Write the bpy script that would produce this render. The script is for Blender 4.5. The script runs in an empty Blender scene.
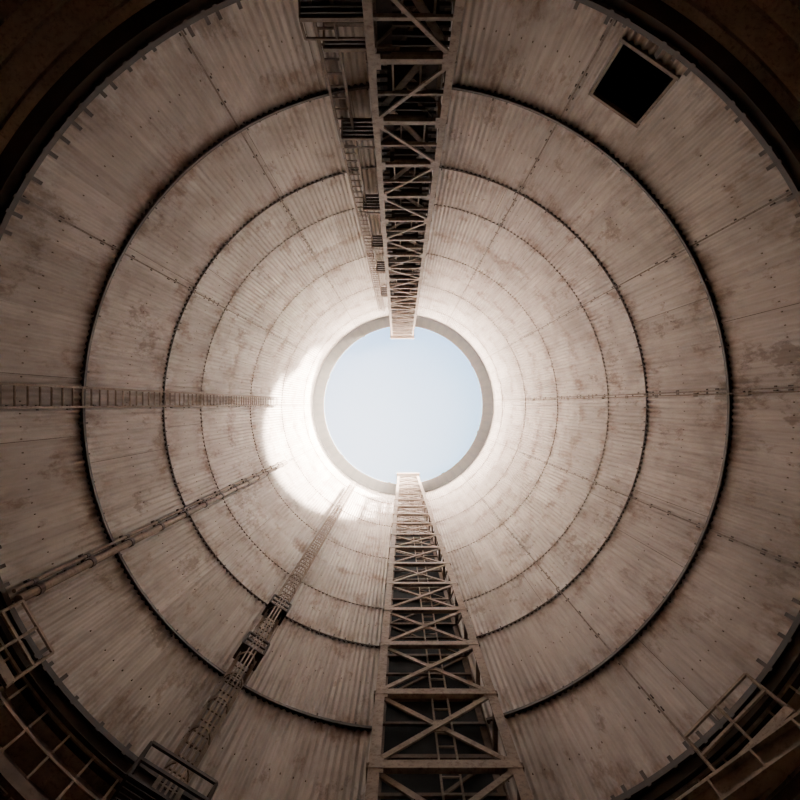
import bpy, bmesh, math, random
from mathutils import Vector, Matrix
random.seed(7)
S=bpy.context.scene
ZS=1.7   # real heights = ZS * design heights
F=400.0; R=10.0; H=44.4; ZL=8.9; RB=12.4; ZF=-1.7
def P(th,r,z):
    a=math.radians(th); return Vector((r*math.cos(a),r*math.sin(a),z))
# ---------------- materials
def newmat(name):
    m=bpy.data.materials.new(name); m.use_nodes=True
    nt=m.node_tree; b=nt.nodes['Principled BSDF']; return m,nt,b
def N(nt,t,**k):
    n=nt.nodes.new(t)
    for a,v in k.items(): setattr(n,a,v)
    return n
def math_(nt,op,a,b=None,c=None,clamp=False):
    n=N(nt,'ShaderNodeMath',operation=op); n.use_clamp=clamp
    for i,v in enumerate((a,b,c)):
        if v is None: continue
        if isinstance(v,(int,float)): n.inputs[i].default_value=v
        else: nt.links.new(v,n.inputs[i])
    return n.outputs[0]
def noise(nt,vec,scale,detail=5,rough=.6,sc=None):
    if sc:
        mp=N(nt,'ShaderNodeMapping'); mp.inputs['Scale'].default_value=sc
        nt.links.new(vec,mp.inputs['Vector']); vec=mp.outputs[0]
    n=N(nt,'ShaderNodeTexNoise'); n.inputs['Scale'].default_value=scale
    n.inputs['Detail'].default_value=detail; n.inputs['Roughness'].default_value=rough
    nt.links.new(vec,n.inputs['Vector']); return n.outputs['Fac']
def ramp(nt,fac,a,b):
    n=N(nt,'ShaderNodeMapRange'); n.inputs['From Min'].default_value=a; n.inputs['From Max'].default_value=b
    nt.links.new(fac,n.inputs['Value']); return n.outputs[0]
def mixc(nt,fac,a,b):
    n=N(nt,'ShaderNodeMix',data_type='RGBA')
    if isinstance(fac,(int,float)): n.inputs[0].default_value=fac
    else: nt.links.new(fac,n.inputs[0])
    for i,v in ((6,a),(7,b)):
        if isinstance(v,tuple): n.inputs[i].default_value=(*v,1)
        else: nt.links.new(v,n.inputs[i])
    return n.outputs[2]

def wall_mat():
    m,nt,b=newmat('painted_corrugated_steel')
    co=N(nt,'ShaderNodeTexCoord').outputs['Object']
    streak=noise(nt,co,1.0,6,.6,(2.0,2.0,.09))
    fine=noise(nt,co,1.0,4,.6,(7,7,.22))
    blotch=noise(nt,co,.4,6,.6,(1,1,.6))
    patch=noise(nt,co,1.3,7,.7,(1,1,.38))
    patch2=noise(nt,co,.55,7,.72,(1,1,.5))
    at=N(nt,'ShaderNodeAttribute'); at.attribute_name='tone'
    c=mixc(nt,ramp(nt,streak,.42,.68),(.50,.432,.38),(.39,.33,.285))
    c=mixc(nt,math_(nt,'MULTIPLY',ramp(nt,fine,.50,.72),.32),c,(.23,.175,.14))
    c=mixc(nt,math_(nt,'MULTIPLY',ramp(nt,blotch,.48,.64),.45),c,(.23,.175,.14))
    c=mixc(nt,math_(nt,'MULTIPLY',at.outputs['Fac'],.38),c,(.23,.18,.148))
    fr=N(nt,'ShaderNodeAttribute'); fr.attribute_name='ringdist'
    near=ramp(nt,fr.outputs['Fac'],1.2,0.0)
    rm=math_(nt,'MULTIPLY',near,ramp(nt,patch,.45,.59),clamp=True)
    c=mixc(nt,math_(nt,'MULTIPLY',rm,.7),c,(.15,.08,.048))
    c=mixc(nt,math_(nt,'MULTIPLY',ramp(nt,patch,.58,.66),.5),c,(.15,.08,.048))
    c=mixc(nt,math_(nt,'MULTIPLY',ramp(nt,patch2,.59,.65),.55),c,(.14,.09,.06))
    nt.links.new(c,b.inputs['Base Color'])
    b.inputs['Roughness'].default_value=.8; b.inputs['Specular IOR Level'].default_value=.08
    bp=N(nt,'ShaderNodeBump'); bp.inputs['Strength'].default_value=.35; bp.inputs['Distance'].default_value=.12
    nt.links.new(noise(nt,co,1.0,4,.6,(1.2,1.2,.5)),bp.inputs['Height']); nt.links.new(bp.outputs[0],b.inputs['Normal'])
    return m
def steel(name,c1,c2,rust,rough=.8,amt=.6,scale=2.5):
    m,nt,b=newmat(name)
    co=N(nt,'ShaderNodeTexCoord').outputs['Object']
    n1=noise(nt,co,scale,6,.65); n2=noise(nt,co,scale*3.1,5,.7)
    c=mixc(nt,ramp(nt,n1,.35,.65),c1,c2)
    c=mixc(nt,math_(nt,'MULTIPLY',ramp(nt,n2,.5,.64),amt,clamp=True),c,rust)
    nt.links.new(c,b.inputs['Base Color']); b.inputs['Roughness'].default_value=rough
    b.inputs['Specular IOR Level'].default_value=.1
    bp=N(nt,'ShaderNodeBump'); bp.inputs['Strength'].default_value=.3; bp.inputs['Distance'].default_value=.02
    nt.links.new(n2,bp.inputs['Height']); nt.links.new(bp.outputs[0],b.inputs['Normal'])
    return m
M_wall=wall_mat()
M_pale=steel('weathered_cream_steel',(.34,.25,.18),(.23,.165,.118),(.12,.06,.032))
M_tan=steel('weathered_tan_steel',(.25,.175,.12),(.165,.112,.076),(.09,.045,.024))
M_brown=steel('rusted_brown_steel',(.16,.107,.072),(.105,.069,.046),(.06,.031,.017))
M_dark=steel('dark_oxidised_steel',(.055,.037,.026),(.034,.023,.016),(.055,.028,.014))
M_ring=steel('rusted_ring_steel',(.06,.038,.026),(.035,.022,.015),(.085,.042,.022))
M_seam=steel('seam_steel',(.21,.16,.125),(.135,.10,.074),(.08,.043,.025),amt=.8)
M_rim=steel('faded_rim_steel',(.040,.028,.020),(.028,.019,.014),(.025,.014,.009))
M_rib=steel('rim_rib_steel',(.012,.008,.006),(.008,.006,.004),(.012,.007,.004))
M_conc=steel('stained_concrete',(.40,.31,.24),(.27,.20,.155),(.17,.11,.08),rough=.9)
M_ceil=steel('stained_ceiling_steel',(.60,.45,.35),(.44,.33,.25),(.22,.14,.09),rough=.9)
M_black=steel('black_lining',(.005,.004,.0035),(.003,.0025,.002),(.006,.004,.003),rough=.95)  # near-black lining for the hatch box and tower back panel

# ---------------- mesh builder
class MB:
    def __init__(s): s.v=[];s.f=[];s.m=[]
    def bar(s,a,b,w,h=None,up=None,mat=0):
        a=Vector(a);b=Vector(b);h=h or w
        d=(b-a)
        if d.length<1e-6: return
        d.normalize()
        up=Vector(up) if up is not None else Vector((0,0,1))
        if abs(d.dot(up))>.98: up=Vector((1,0,0)) if abs(d.x)<.9 else Vector((0,1,0))
        x=d.cross(up).normalized(); y=x.cross(d).normalized()
        i=len(s.v)
        for p in (a,b):
            for sx,sy in ((-1,-1),(1,-1),(1,1),(-1,1)):
                s.v.append(p+x*sx*w/2+y*sy*h/2)
        for q in ((0,3,2,1),(4,5,6,7),(0,1,5,4),(1,2,6,5),(2,3,7,6),(3,0,4,7)):
            s.f.append(tuple(i+k for k in q)); s.m.append(mat)
    def angle(s,a,b,w,t,inx,iny,mat=0):
        inx=Vector(inx);iny=Vector(iny)
        a=Vector(a);b=Vector(b)
        s.bar(a+inx*w/2,b+inx*w/2,w,t,up=iny,mat=mat)
        s.bar(a+iny*w/2,b+iny*w/2,t,w,up=iny,mat=mat)
    def tube(s,a,b,r,n=10,mat=0):
        a=Vector(a);b=Vector(b);d=(b-a).normalized()
        up=Vector((0,0,1)) if abs(d.z)<.9 else Vector((1,0,0))
        x=d.cross(up).normalized();y=x.cross(d)
        i=len(s.v)
        for p in (a,b):
            for k in range(n):
                t=2*math.pi*k/n; s.v.append(p+x*r*math.cos(t)+y*r*math.sin(t))
        for k in range(n):
            s.f.append((i+k,i+(k+1)%n,i+n+(k+1)%n,i+n+k)); s.m.append(mat)
        s.f.append(tuple(i+k for k in range(n))[::-1]); s.m.append(mat)
        s.f.append(tuple(i+n+k for k in range(n))); s.m.append(mat)
    def ring(s,prof,n=256,mat=0,t0=0,t1=360):
        full=abs(t1-t0)>=360
        cnt=n if full else n+1
        i=len(s.v);k=len(prof)
        for j in range(cnt):
            th=t0+(t1-t0)*j/n
            for r,z in prof: s.v.append(P(th,r,z))
        for j in range(n):
            j2=(j+1)%cnt
            for q in range(k):
                s.f.append((i+j*k+q,i+j*k+(q+1)%k,i+j2*k+(q+1)%k,i+j2*k+q)); s.m.append(mat)
        if not full:
            s.f.append(tuple(i+q for q in range(k))); s.m.append(mat)
            s.f.append(tuple(i+n*k+q for q in range(k))[::-1]); s.m.append(mat)
    def rect_ring(s,r0,r1,z0,z1,**k): s.ring([(r0,z0),(r1,z0),(r1,z1),(r0,z1)],**k)
    def obj(s,name,mats,parent=None,smooth=False):
        me=bpy.data.meshes.new(name); me.from_pydata([(v[0],v[1],v[2]*ZS) for v in s.v],[],s.f)
        for m in mats: me.materials.append(m)
        me.polygons.foreach_set('material_index',s.m)
        if smooth: me.polygons.foreach_set('use_smooth',[True]*len(s.f))
        me.update()
        bm=bmesh.new(); bm.from_mesh(me); bmesh.ops.recalc_face_normals(bm,faces=bm.faces); bm.to_mesh(me); bm.free()
        o=bpy.data.objects.new(name,me); S.collection.objects.link(o)
        if parent: o.parent=parent
        return o

# ---------------- corrugated shaft wall
rings_major=[12.3,16.5]
rings_minor=[19.6,22.8,26.0,29.4,32.8,36.4,40.2]
allr=[ZL]+rings_major+rings_minor+[H]
WTH=-55.2; WZ0,WZ1=9.37,10.93; WH=.74
NC=320; SUB=8; NT=NC*SUB
zs=[]
for a,b in zip(allr[:-1],allr[1:]):
    n=4 if b<20 else 3
    for k in range(n): zs.append(a+(b-a)*k/n)
zs+=[H,WZ0,WZ1]; zs=sorted(set(zs))
verts=[];faces=[];tone=[]
for z in zs:
    for j in range(NT):
        a=2*math.pi*j/NT
        r=R+.032*math.cos(2*math.pi*j/SUB)
        verts.append((r*math.cos(a),r*math.sin(a),z*ZS))
wa=math.radians(WTH)%(2*math.pi); dth=WH/R
rt={}
for i in range(len(zs)-1):
    zm=(zs[i]+zs[i+1])/2
    bi=sum(1 for q in allr if q<zm)
    for j in range(NT):
        am=2*math.pi*(j+.5)/NT
        if WZ0<zm<WZ1 and abs(am-wa)<dth: continue
        j2=(j+1)%NT
        faces.append((i*NT+j,i*NT+j2,(i+1)*NT+j2,(i+1)*NT+j))
        pk=(bi,int(am/(2*math.pi)*36+bi*.5))
        if pk not in rt: rt[pk]=random.random()**1.5
        tone.append(rt[pk])
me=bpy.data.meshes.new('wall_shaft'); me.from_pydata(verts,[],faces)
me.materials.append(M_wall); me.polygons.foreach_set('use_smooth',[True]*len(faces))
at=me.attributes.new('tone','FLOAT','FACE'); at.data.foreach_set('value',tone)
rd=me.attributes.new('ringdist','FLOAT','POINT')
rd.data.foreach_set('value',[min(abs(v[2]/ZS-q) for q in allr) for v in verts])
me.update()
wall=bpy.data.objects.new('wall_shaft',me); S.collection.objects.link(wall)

b=MB()
seams=[-151.4,-121,-90,-62,-29.5,-3,22,50,90,122.3,154.2,180]
for th in seams:
    ea=Vector((-math.sin(math.radians(th)),math.cos(math.radians(th)),0))
    b.bar(P(th,R-.038,ZL),P(th,R-.038,H-.3),.05,.02,up=P(th,1,0),mat=0)
    z=ZL+.2
    while z<33:
        for s_ in (-1,1):
            if random.random()<.7:
                c=P(th,R-.045,z)+ea*s_*.055
                h=random.choice((.015,.02,.05))
                b.bar(c-Vector((0,0,h)),c+Vector((0,0,h)),.04,.05,up=P(th,1,0),mat=1)
        z+=.42 if random.random()<.6 else 1.0
for bi,(za,zb) in enumerate(zip(allr[:-1],allr[1:])):
    for k in range(36):
        if random.random()<.75: continue
        th=(k-.5*(bi+1))*10
        if abs(((th-WTH+180)%360)-180)<6 and bi==0: continue
        b.bar(P(th,R-.032,za),P(th,R-.032,zb),.02,.015,up=P(th,1,0),mat=0)
b.obj('seam_straps',[M_seam,M_ring],wall)
b=MB()
for zr in (10.3,14.3,18.0,21.1,24.3,27.6,31,34.6,38.2,42):
    n=190 if zr<20 else 110
    for k in range(n):
        th=360*(k+.5)/n+random.uniform(-.2,.2)
        if abs(((th-WTH+180)%360)-180)<6 and zr<11: continue
        if random.random()<.12: continue
        c=P(th,R-.035,zr)
        b.bar(c-Vector((0,0,.013)),c+Vector((0,0,.013)),.03,.03,up=P(th,1,0))
b.obj('rivet_lines',[M_brown],wall)

# stiffener rings
for i,zr in enumerate(rings_major+rings_minor):
    if zr in (22.8,29.4,36.4): continue
    b=MB(); big=i<2
    d=(.10,.06)[i] if big else .034; t=(.09,.045)[i] if big else .012
    b.rect_ring(R-d,R+.03,zr-t/2,zr+t/2,n=360)
    n=(130,120)[i] if big else 70
    for k in range(n):
        if random.random()<.35: continue
        th=360*k/n+random.uniform(-.9,.9)
        h=random.uniform(.07,.17)*(1 if big else .5)
        b.bar(P(th,R-.05,zr-h),P(th,R-.05,zr+h),.05,.05,up=P(th,1,0))
    b.obj('stiffener_ring',[M_ring if i<2 else M_seam])

# ring beam, ledge ceiling and lower chamber
b=MB()
b.rect_ring(R-.05,R+.35,ZL-.28,ZL,n=256)
b.rect_ring(R-.13,R-.03,ZL-.06,ZL+.06,n=256)
for k in range(150):
    if random.random()<.3: continue
    th=2.4*k+random.uniform(-.5,.5)
    b.bar(P(th,R-.08,ZL-.1),P(th,R-.08,ZL+random.uniform(.1,.3)),.09,.12,up=P(th,1,0))
b.obj('ring_beam',[M_dark])
b=MB()
b.rect_ring(R+.3,RB,ZL-.02,ZL+.12,n=128)
for k in range(180):
    b.bar(P(2*k,R+.35,ZL-.05),P(2*k,RB-.05,ZL-.05),.06,.08)
for r in (10.9,11.7): b.rect_ring(r-.04,r+.04,ZL-.16,ZL-.09,n=128)
b.obj('ceiling',[M_ceil])
b=MB()
b.ring([(RB,ZF),(RB+.3,ZF),(RB+.3,ZL+.12),(RB,ZL+.12)],n=128)
b.obj('wall_base',[M_conc])
b=MB(); b.rect_ring(.01,RB+.3,ZF-.3,ZF,n=96)
b.obj('floor',[M_conc])

# top rim with ribs
b=MB()
RI=8.82
b.rect_ring(RI,R+.1,H-.06,H+.06,n=256,mat=0)
b.rect_ring(RI-.04,RI+.06,H-.2,H+.2,n=256,mat=1)
b.rect_ring(R-.20,R-.06,H-.2,H-.06,n=256,mat=1)
for k in range(60):
    th=6*k
    b.bar(P(th,RI+.05,H-.13),P(th,R-.1,H-.13),.34,.14,mat=1)
for th in (60,100,140,200,240,330,20):
    b.bar(P(th,RI-.14,H-.1),P(th,RI+.1,H-.1),.35,.25,mat=1)
b.obj('opening_rim',[M_rim,M_rib])

# window hatch
def hatch():
    a=math.radians(WTH); er=Vector((math.cos(a),math.sin(a),0)); et=Vector((-math.sin(a),math.cos(a),0))
    b=MB(); w=WH
    def q(t,z,r=0): return er*(R*math.cos(dth)+r)+et*t+Vector((0,0,z))
    fw=.08
    for z in (WZ0-fw/2+.02,WZ1+fw/2-.02): b.bar(q(-w-fw,z),q(w+fw,z),.12,fw,mat=0)
    for t in (-w-fw/2+.02,w+fw/2-.02): b.bar(q(t,WZ0,0),q(t,WZ1,0),fw,.12,up=er,mat=0)
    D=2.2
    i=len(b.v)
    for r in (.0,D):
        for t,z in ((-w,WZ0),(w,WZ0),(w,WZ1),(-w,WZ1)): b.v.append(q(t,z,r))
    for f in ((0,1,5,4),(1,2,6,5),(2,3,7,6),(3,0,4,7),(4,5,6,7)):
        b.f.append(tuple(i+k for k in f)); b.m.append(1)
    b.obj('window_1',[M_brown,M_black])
hatch()

# ---------------- lattice towers
def lattice(name,sg,xl,xr,Di,Do,z0,z1,dz,mats,leg,brace,panel_top,landings=False,phase=0,xb=True):
    b=MB()
    lerp=lambda p,z:p[0]+(p[1]-p[0])*(z-z0)/(z1-z0)
    C=lambda s,d,z:Vector(((lerp(xl,z) if s==0 else lerp(xr,z)),sg*d,z))
    inn=Vector((0,sg,0))
    for s in (0,1):
        ix=Vector((1 if s==0 else -1,0,0))
        b.angle(C(s,Di,z0),C(s,Di,z1),leg,.03,ix,inn,0)
        b.angle(C(s,Do,z0),C(s,Do,z1),leg*.8,.03,ix,-inn,1)
    levels=[];z=z0+phase
    while z<z1-.3: levels.append(z); z+=dz
    levels.append(z1)
    for k,z in enumerate(levels):
        b.bar(C(0,Di+.04,z),C(1,Di+.04,z),brace*1.15,brace*1.6,mat=0)
        b.bar(C(0,Do,z),C(1,Do,z),brace,brace,mat=1)
        for s in (0,1): b.bar(C(s,Di,z),C(s,Do,z),brace,brace,mat=1)
        if k+1<len(levels):
            zn=levels[k+1]
            if xb:
                b.bar(C(0,Di+.02,z),C(1,Di+.02,zn),brace,.05,up=inn,mat=0)
                b.bar(C(1,Di+.07,z),C(0,Di+.07,zn),brace,.05,up=inn,mat=0)
                mid=(C(0,Di+.05,z)+C(1,Di+.05,zn))/2
                b.bar(mid-Vector((0,0,.15)),mid+Vector((0,0,.15)),.28,.03,up=inn,mat=0)
            else:
                p=(k%2)
                b.bar(C(p,Di+.02,z),C(1-p,Di+.02,zn),brace,.05,up=inn,mat=0)
                zm=(z+zn)/2
                b.bar(C(0,Di+.04,zm),C(1,Di+.04,zm),brace*.8,brace*.8,mat=0)
            for s in (0,1):
                c=C(s,Di+.0,z)+Vector(((.16 if s==0 else -.16),0,0))
                b.bar(c-Vector((0,0,.2)),c+Vector((0,0,.2)),.32 if xb else .24,.025,up=inn,mat=0)
            for s in (0,1): b.bar(C(s,Di,z),C(s,Do,zn),brace*.7,.04,up=(1,0,0),mat=1)
            b.bar(C(k%2,Do,z),C(1-k%2,Do,zn),brace*.7,.04,up=inn,mat=1)
        if landings:
            x0=lerp(xl,z);x1=lerp(xr,z)
            a_,c_=(x0+.1,x0+(x1-x0)*.72) if k%2==0 else (x0+(x1-x0)*.28,x1-.1)
            n=9
            for q in range(n):
                y=sg*(Di+.15+(Do-Di-.3)*q/(n-1))
                b.bar((a_,y,z-.02),(c_,y,z-.02),.09,.05,mat=2)
            for y in (Di+.12,Do-.12): b.bar((a_,sg*y,z),(c_,sg*y,z),.05,.14,mat=1)
            b.bar((a_,sg*(Di+.12),z+1.0),(c_,sg*(Di+.12),z+1.0),.05,.05,mat=0)
            for xx in (a_,(a_+c_)/2,c_): b.bar((xx,sg*(Di+.12),z),(xx,sg*(Di+.12),z+1),.045,.045,mat=0)
            if k+1<len(levels):
                zn=levels[k+1]; xs=(x0+.3,x1-.3) if k%2==0 else (x1-.3,x0+.3)
                for yy in (Di+.5,Do-.5):
                    b.bar((xs[0],sg*yy,z),(xs[1],sg*yy,zn),.16,.04,up=(0,1,0),mat=1)
                for q in range(1,8):
                    t=q/8; b.bar((xs[0]+(xs[1]-xs[0])*t,sg*(Di+.5),z+(zn-z)*t),(xs[0]+(xs[1]-xs[0])*t,sg*(Do-.5),z+(zn-z)*t),.2,.03,mat=2)
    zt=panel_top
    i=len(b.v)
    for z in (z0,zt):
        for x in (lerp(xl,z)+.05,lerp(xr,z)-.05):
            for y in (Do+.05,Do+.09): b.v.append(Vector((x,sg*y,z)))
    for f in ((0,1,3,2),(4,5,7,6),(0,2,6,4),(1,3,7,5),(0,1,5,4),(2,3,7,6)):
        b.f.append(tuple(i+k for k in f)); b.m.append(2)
    xm0=(lerp(xl,z0)*.45+lerp(xr,z0)*.55); xm1=(lerp(xl,z1)*.45+lerp(xr,z1)*.55)
    if not landings:
        yl=sg*(Di+.55)
        for o in (-.22,.22): b.bar((xm0+o,yl,z0),(xm1+o,yl,z1),.05,.05,mat=0)
        z=z0+.3
        while z<z1:
            t=(z-z0)/(z1-z0); x=xm0+(xm1-xm0)*t
            b.bar((x-.22,yl,z),(x+.22,yl,z),.035,.035,mat=0); z+=.4
        for z in levels[:-1]:
            zz=z+dz/2
            if zz<z1: b.bar(C(0,Do-.05,zz),C(1,Do-.05,zz),.08,.08,mat=1)
    w0,w1=xl[1]-.12,xr[1]+.12
    b.bar(((w0+w1)/2,sg*(Di-.25),z1+.05),((w0+w1)/2,sg*(Do-.1),z1+.05),w1-w0,.12,mat=0)
    b.bar((w0,sg*(Di-.22),z1+.3),(w1,sg*(Di-.22),z1+.3),.12,.5,mat=0)
    return b.obj(name,mats)
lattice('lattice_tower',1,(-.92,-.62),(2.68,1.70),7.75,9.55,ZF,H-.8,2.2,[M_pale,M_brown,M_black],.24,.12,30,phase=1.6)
lattice('lattice_tower',-1,(-.74,-1.32),(1.00,1.12),7.55,9.55,ZF,H-.8,1.9,[M_tan,M_brown,M_dark],.17,.085,43,landings=True,phase=.9,xb=False)

# ---------------- ladders
def ladder(name,th,rr,off,wid,z0,z1,mats,rail=.07,cage=False,step=.35,boxes=()):
    a=math.radians(th); er=Vector((math.cos(a),math.sin(a),0)); et=Vector((-math.sin(a),math.cos(a),0))
    b=MB(); q=lambda t,z,r=0: er*(rr+r)+et*(off+t)+Vector((0,0,z))
    for t in (-wid/2,wid/2): b.bar(q(t,z0),q(t,z1),rail,rail*1.4,up=er)
    z=z0+.2
    while z<z1: b.bar(q(-wid/2,z),q(wid/2,z),.04,.03); z+=step
    z=z0+.5
    while z<z1:
        for t in (-wid/2,wid/2): b.bar(q(t,z),q(t,z,R-rr-.03),.05,.04)
        z+=1.7
    if cage:
        z=z0+2.2; pts=[(math.cos(x),math.sin(x)) for x in [math.pi*k/8 for k in range(9)]]
        while z<z1:
            ps=[q(c*wid*.6,z,-s*.5) for c,s in pts]
            for u,v in zip(ps[:-1],ps[1:]): b.bar(u,v,.03,.07)
            z+=.95
        for k in (1,3,4,5,7):
            c,s=pts[k]; b.bar(q(c*wid*.6,z0+2.2,-s*.5),q(c*wid*.6,z1,-s*.5),.05,.03,up=er)
    for z,h,w,d in boxes:
        for t in (-w/2,w/2):
            for r in (-d,0.05): b.bar(q(t,z,r),q(t,z+h,r),.06,.06,mat=1)
        for zz in (z,z+h*.5,z+h):
            b.bar(q(-w/2,zz,-d),q(w/2,zz,-d),.06,.06,mat=1)
            for t in (-w/2,w/2): b.bar(q(t,zz,-d),q(t,zz,.1),.06,.06,mat=1)
        n=8
        for k in range(n):
            r=-d+(d+.05)*k/(n-1); b.bar(q(-w/2,z,r),q(w/2,z,r),.1,.05,mat=1)
    return b.obj(name,mats)
ladder('ladder',180,9.72,.30,.58,ZL+.1,31,[M_tan,M_brown],rail=.07)
ladder('caged_ladder',122.3,9.55,0,.52,5.5,40,[M_tan,M_dark],rail=.10,cage=True,
       boxes=[(7.6,.75,1.6,.8),(12.7,.6,.75,.45),(15.3,.6,.75,.45)])
b=MB()
xl_=-2.0
for o in (-.25,.25): b.bar((xl_+o,-9.4,7),(xl_+o-.15,-9.4,40),.08,.08,mat=0)
z=7.2
while z<40: b.bar((xl_-.3,-9.4,z),(xl_+.22,-9.4,z),.04,.04,mat=0); z+=.45
for z,w,h in ((9.3,1.45,.5),(10.1,1.05,.06),(13.5,1.1,.45),(18.4,.85,.35),(22.8,.8,.3),(27,.8,.3),(33,.8,.3)):
    x1=-.95; x0=x1-w-.1
    n=5 if h>.1 else 2
    for q in range(n):
        y=-9.1-q*.14; b.bar((x0,y,z),(x1,y,z),.10,.05,mat=1)
    for y in (-9.05,-9.7): b.bar((x0,y,z),(x1,y,z),.05,.10,mat=0)
    for x in (x0,x1): b.bar((x,-9.05,z),(x,-9.78,z),.05,.10,mat=0)
    if h>.1:
        b.bar((x0,-9.05,z+h),(x1,-9.05,z+h),.05,.05,mat=0)
        for x in (x0,(x0+x1)/2,x1): b.bar((x,-9.05,z),(x,-9.05,z+h),.05,.05,mat=0)
b.obj('service_ladder',[M_brown,M_dark])

def pipe(name,th,offs,z0,z1,mats,joint=1.6,bw=.22):
    a=math.radians(th); et=Vector((-math.sin(a),math.cos(a),0)); b=MB()
    rr=R-.06-max(r for _,r in offs)*1.6
    for o,r in offs:
        b.tube(P(th,rr,z0)+et*o,P(th,rr,z1)+et*o,r,10,0)
    z=z0+.5; lo=min(o for o,_ in offs)-bw/2; hi=max(o for o,_ in offs)+bw/2
    while z<z1:
        b.bar(P(th,R-.07,z)+et*lo,P(th,R-.07,z)+et*hi,.10,.07,mat=1)
        for o,r in offs: b.tube(P(th,rr,z-.06)+et*o,P(th,rr,z+.06)+et*o,r*1.25,10,1)
        z+=joint
    return b.obj(name,mats,smooth=False)
pipe('conduit_pipe',154.2,[(-.06,.11),(.16,.05)],ZL+.1,30,[M_tan,M_ring])
pipe('conduit_pipe',-2.4,[(0,.022)],ZL+.1,34,[M_tan,M_seam],joint=2.1,bw=.12)

# ---------------- ring walkway arcs with railing below the ring beam
ZW=7.55
b=MB();rl=MB()
for t0,t1 in ((96,172),(12,72)):
    b.rect_ring(R+.05,R+.2,ZW-.2,ZW,n=60,mat=0,t0=t0,t1=t1)
    for k in range(8): b.rect_ring(R+.25+k*.26,R+.36+k*.26,ZW-.04,ZW,n=50,mat=0,t0=t0,t1=t1)
    th=t0
    while th<=t1:
        b.bar(P(th,R+.1,ZW-.1),P(th,RB-.02,ZW-.1),.08,.14,mat=0); th+=4
    for z in (ZW+.5,ZW+1.02): rl.rect_ring(R+.04,R+.09,z-.025,z+.025,n=60,t0=t0,t1=t1)
    th=t0
    while th<=t1:
        rl.bar(P(th,R+.07,ZW),P(th,R+.07,ZW+1.02),.05,.05,up=P(th,1,0)); th+=4
b.obj('ring_walkway',[M_brown]); rl.obj('walkway_railing',[M_pale])

def girder(name,p0,p1,w,h,mats):
    b=MB();p0=Vector(p0);p1=Vector(p1);u=Vector((0,0,1))
    b.bar(p0+u*h/2,p1+u*h/2,w,.05);b.bar(p0-u*h/2,p1-u*h/2,w,.05);b.bar(p0,p1,.05,h)
    L=(p1-p0).length;n=int(L/.9);d=(p1-p0).normalized();s=d.cross(u)
    for k in range(1,n):
        c=p0+d*L*k/n; b.bar(c-s*w/2,c+s*w/2,.04,h)
    b.obj(name,mats)
# chord beam across the lower chamber, bearing on the base wall at both ends
def chord(mx,my,dx,dy,z):
    d=Vector((dx,dy,0)).normalized(); a=Vector((mx,my,0)); m=a-d*a.dot(d)
    L=math.sqrt(RB**2-m.length_squared)-.08; m.z=z
    return m-d*L,m+d*L
p0,p1=chord(5.2,6.9,1.0,-.72,7.0)
girder('crossing_girder',p0,p1,.30,.35,[M_pale])
def platform(name,th,w,z,r0,r1,h,mats):
    a=math.radians(th); er=Vector((math.cos(a),math.sin(a),0)); et=Vector((-math.sin(a),math.cos(a),0))
    q=lambda t,r,zz: er*r+et*t+Vector((0,0,zz)); b=MB()
    n=8
    for k in range(n):
        r=r0+(r1-r0)*(k+.5)/n; b.bar(q(-w/2,r,z),q(w/2,r,z),.07,.05,mat=1)
    for r in (r0,r1): b.bar(q(-w/2,r,z-.05),q(w/2,r,z-.05),.08,.16)
    for t in (-w/2,w/2):
        b.bar(q(t,r0,z-.05),q(t,r1,z-.05),.08,.16)
        b.bar(q(t,r0,z),q(t,r1,z-1.0),.08,.08)
        for hh in (h*.5,h): b.bar(q(t,r0,z+hh),q(t,r1,z+hh),.05,.05)
    m=max(2,int(w/.8))
    for k in range(m+1):
        t=-w/2+w*k/m; b.bar(q(t,r0,z),q(t,r0,z+h),.05,.05)
    for hh in (h*.5,h): b.bar(q(-w/2,r0,z+hh),q(w/2,r0,z+hh),.05,.05)
    b.obj(name,mats)
platform('access_platform',149.5,1.3,7.75,9.3,10.0,.9,[M_pale,M_brown])
platform('access_platform',44,1.9,7.75,9.3,10.0,.95,[M_pale,M_brown])

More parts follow.
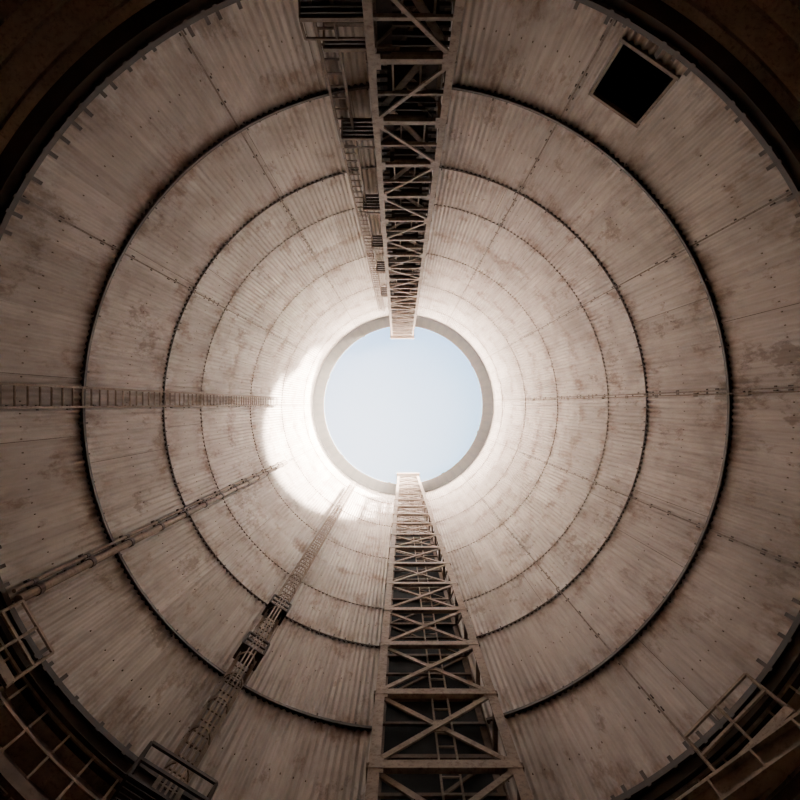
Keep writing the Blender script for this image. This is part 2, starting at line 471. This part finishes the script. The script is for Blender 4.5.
# haze volume added in the upper shaft for a glow around the opening
b=MB(); b.ring([(.001,26),(9.93,26),(9.93,H-.45),(.001,H-.45)],n=96)
hz=bpy.data.materials.new('glow_haze_volume'); hz.use_nodes=True; nt=hz.node_tree; nt.nodes.clear()
o=N(nt,'ShaderNodeOutputMaterial'); vs=N(nt,'ShaderNodeVolumeScatter')
vs.inputs['Color'].default_value=(1,.91,.82,1); vs.inputs['Density'].default_value=.0065; vs.inputs['Anisotropy'].default_value=0
nt.links.new(vs.outputs[0],o.inputs['Volume'])
b.obj('glow_haze',[hz])

# ---------------- lights
def sun(name,dirv,st,ang,col):
    l=bpy.data.lights.new(name,'SUN'); l.energy=st; l.angle=math.radians(ang); l.color=col
    o=bpy.data.objects.new(name,l); S.collection.objects.link(o)
    o.location=Vector(dirv)*-100; o.rotation_euler=Vector(dirv).to_track_quat('-Z','Y').to_euler()
az=math.radians(154); el=math.atan(.90*ZS)
sun('sun',Vector((math.cos(az)*math.cos(el),math.sin(az)*math.cos(el),-math.sin(el))),210,3.0,(1,.86,.735))
sun('shaft_fill',Vector((.18,.0,-1)).normalized(),175,170,(1,.855,.735))  # added wide-angle lamp, unseen by camera, boosts light on the shaft walls
w=bpy.data.worlds.new('sky'); S.world=w; w.use_nodes=True; nt=w.node_tree
bg=nt.nodes['Background']; tc=N(nt,'ShaderNodeTexCoord'); sep=N(nt,'ShaderNodeSeparateXYZ')
nt.links.new(tc.outputs['Generated'],sep.inputs[0])
g=math_(nt,'ADD',math_(nt,'MULTIPLY',sep.outputs[0],.9),math_(nt,'MULTIPLY',sep.outputs[1],1.4))
cl=noise(nt,tc.outputs['Generated'],4,4,.5)
g=math_(nt,'ADD',ramp(nt,g,-.3,.3),math_(nt,'MULTIPLY',math_(nt,'SUBTRACT',cl,.5),.5),clamp=True)
c=mixc(nt,g,(.20,.52,1.0),(.36,.68,1.0))
nt.links.new(c,bg.inputs['Color']); bg.inputs['Strength'].default_value=3.3

# ---------------- camera
cam=bpy.data.cameras.new('camera'); co=bpy.data.objects.new('camera',cam); S.collection.objects.link(co)
cam.sensor_width=36; cam.lens=18*ZS; cam.clip_end=500
co.location=(-.13,-.10,0); co.rotation_euler=(math.pi,0,0)
cam.shift_x=-2/800; cam.shift_y=4/800
S.camera=co
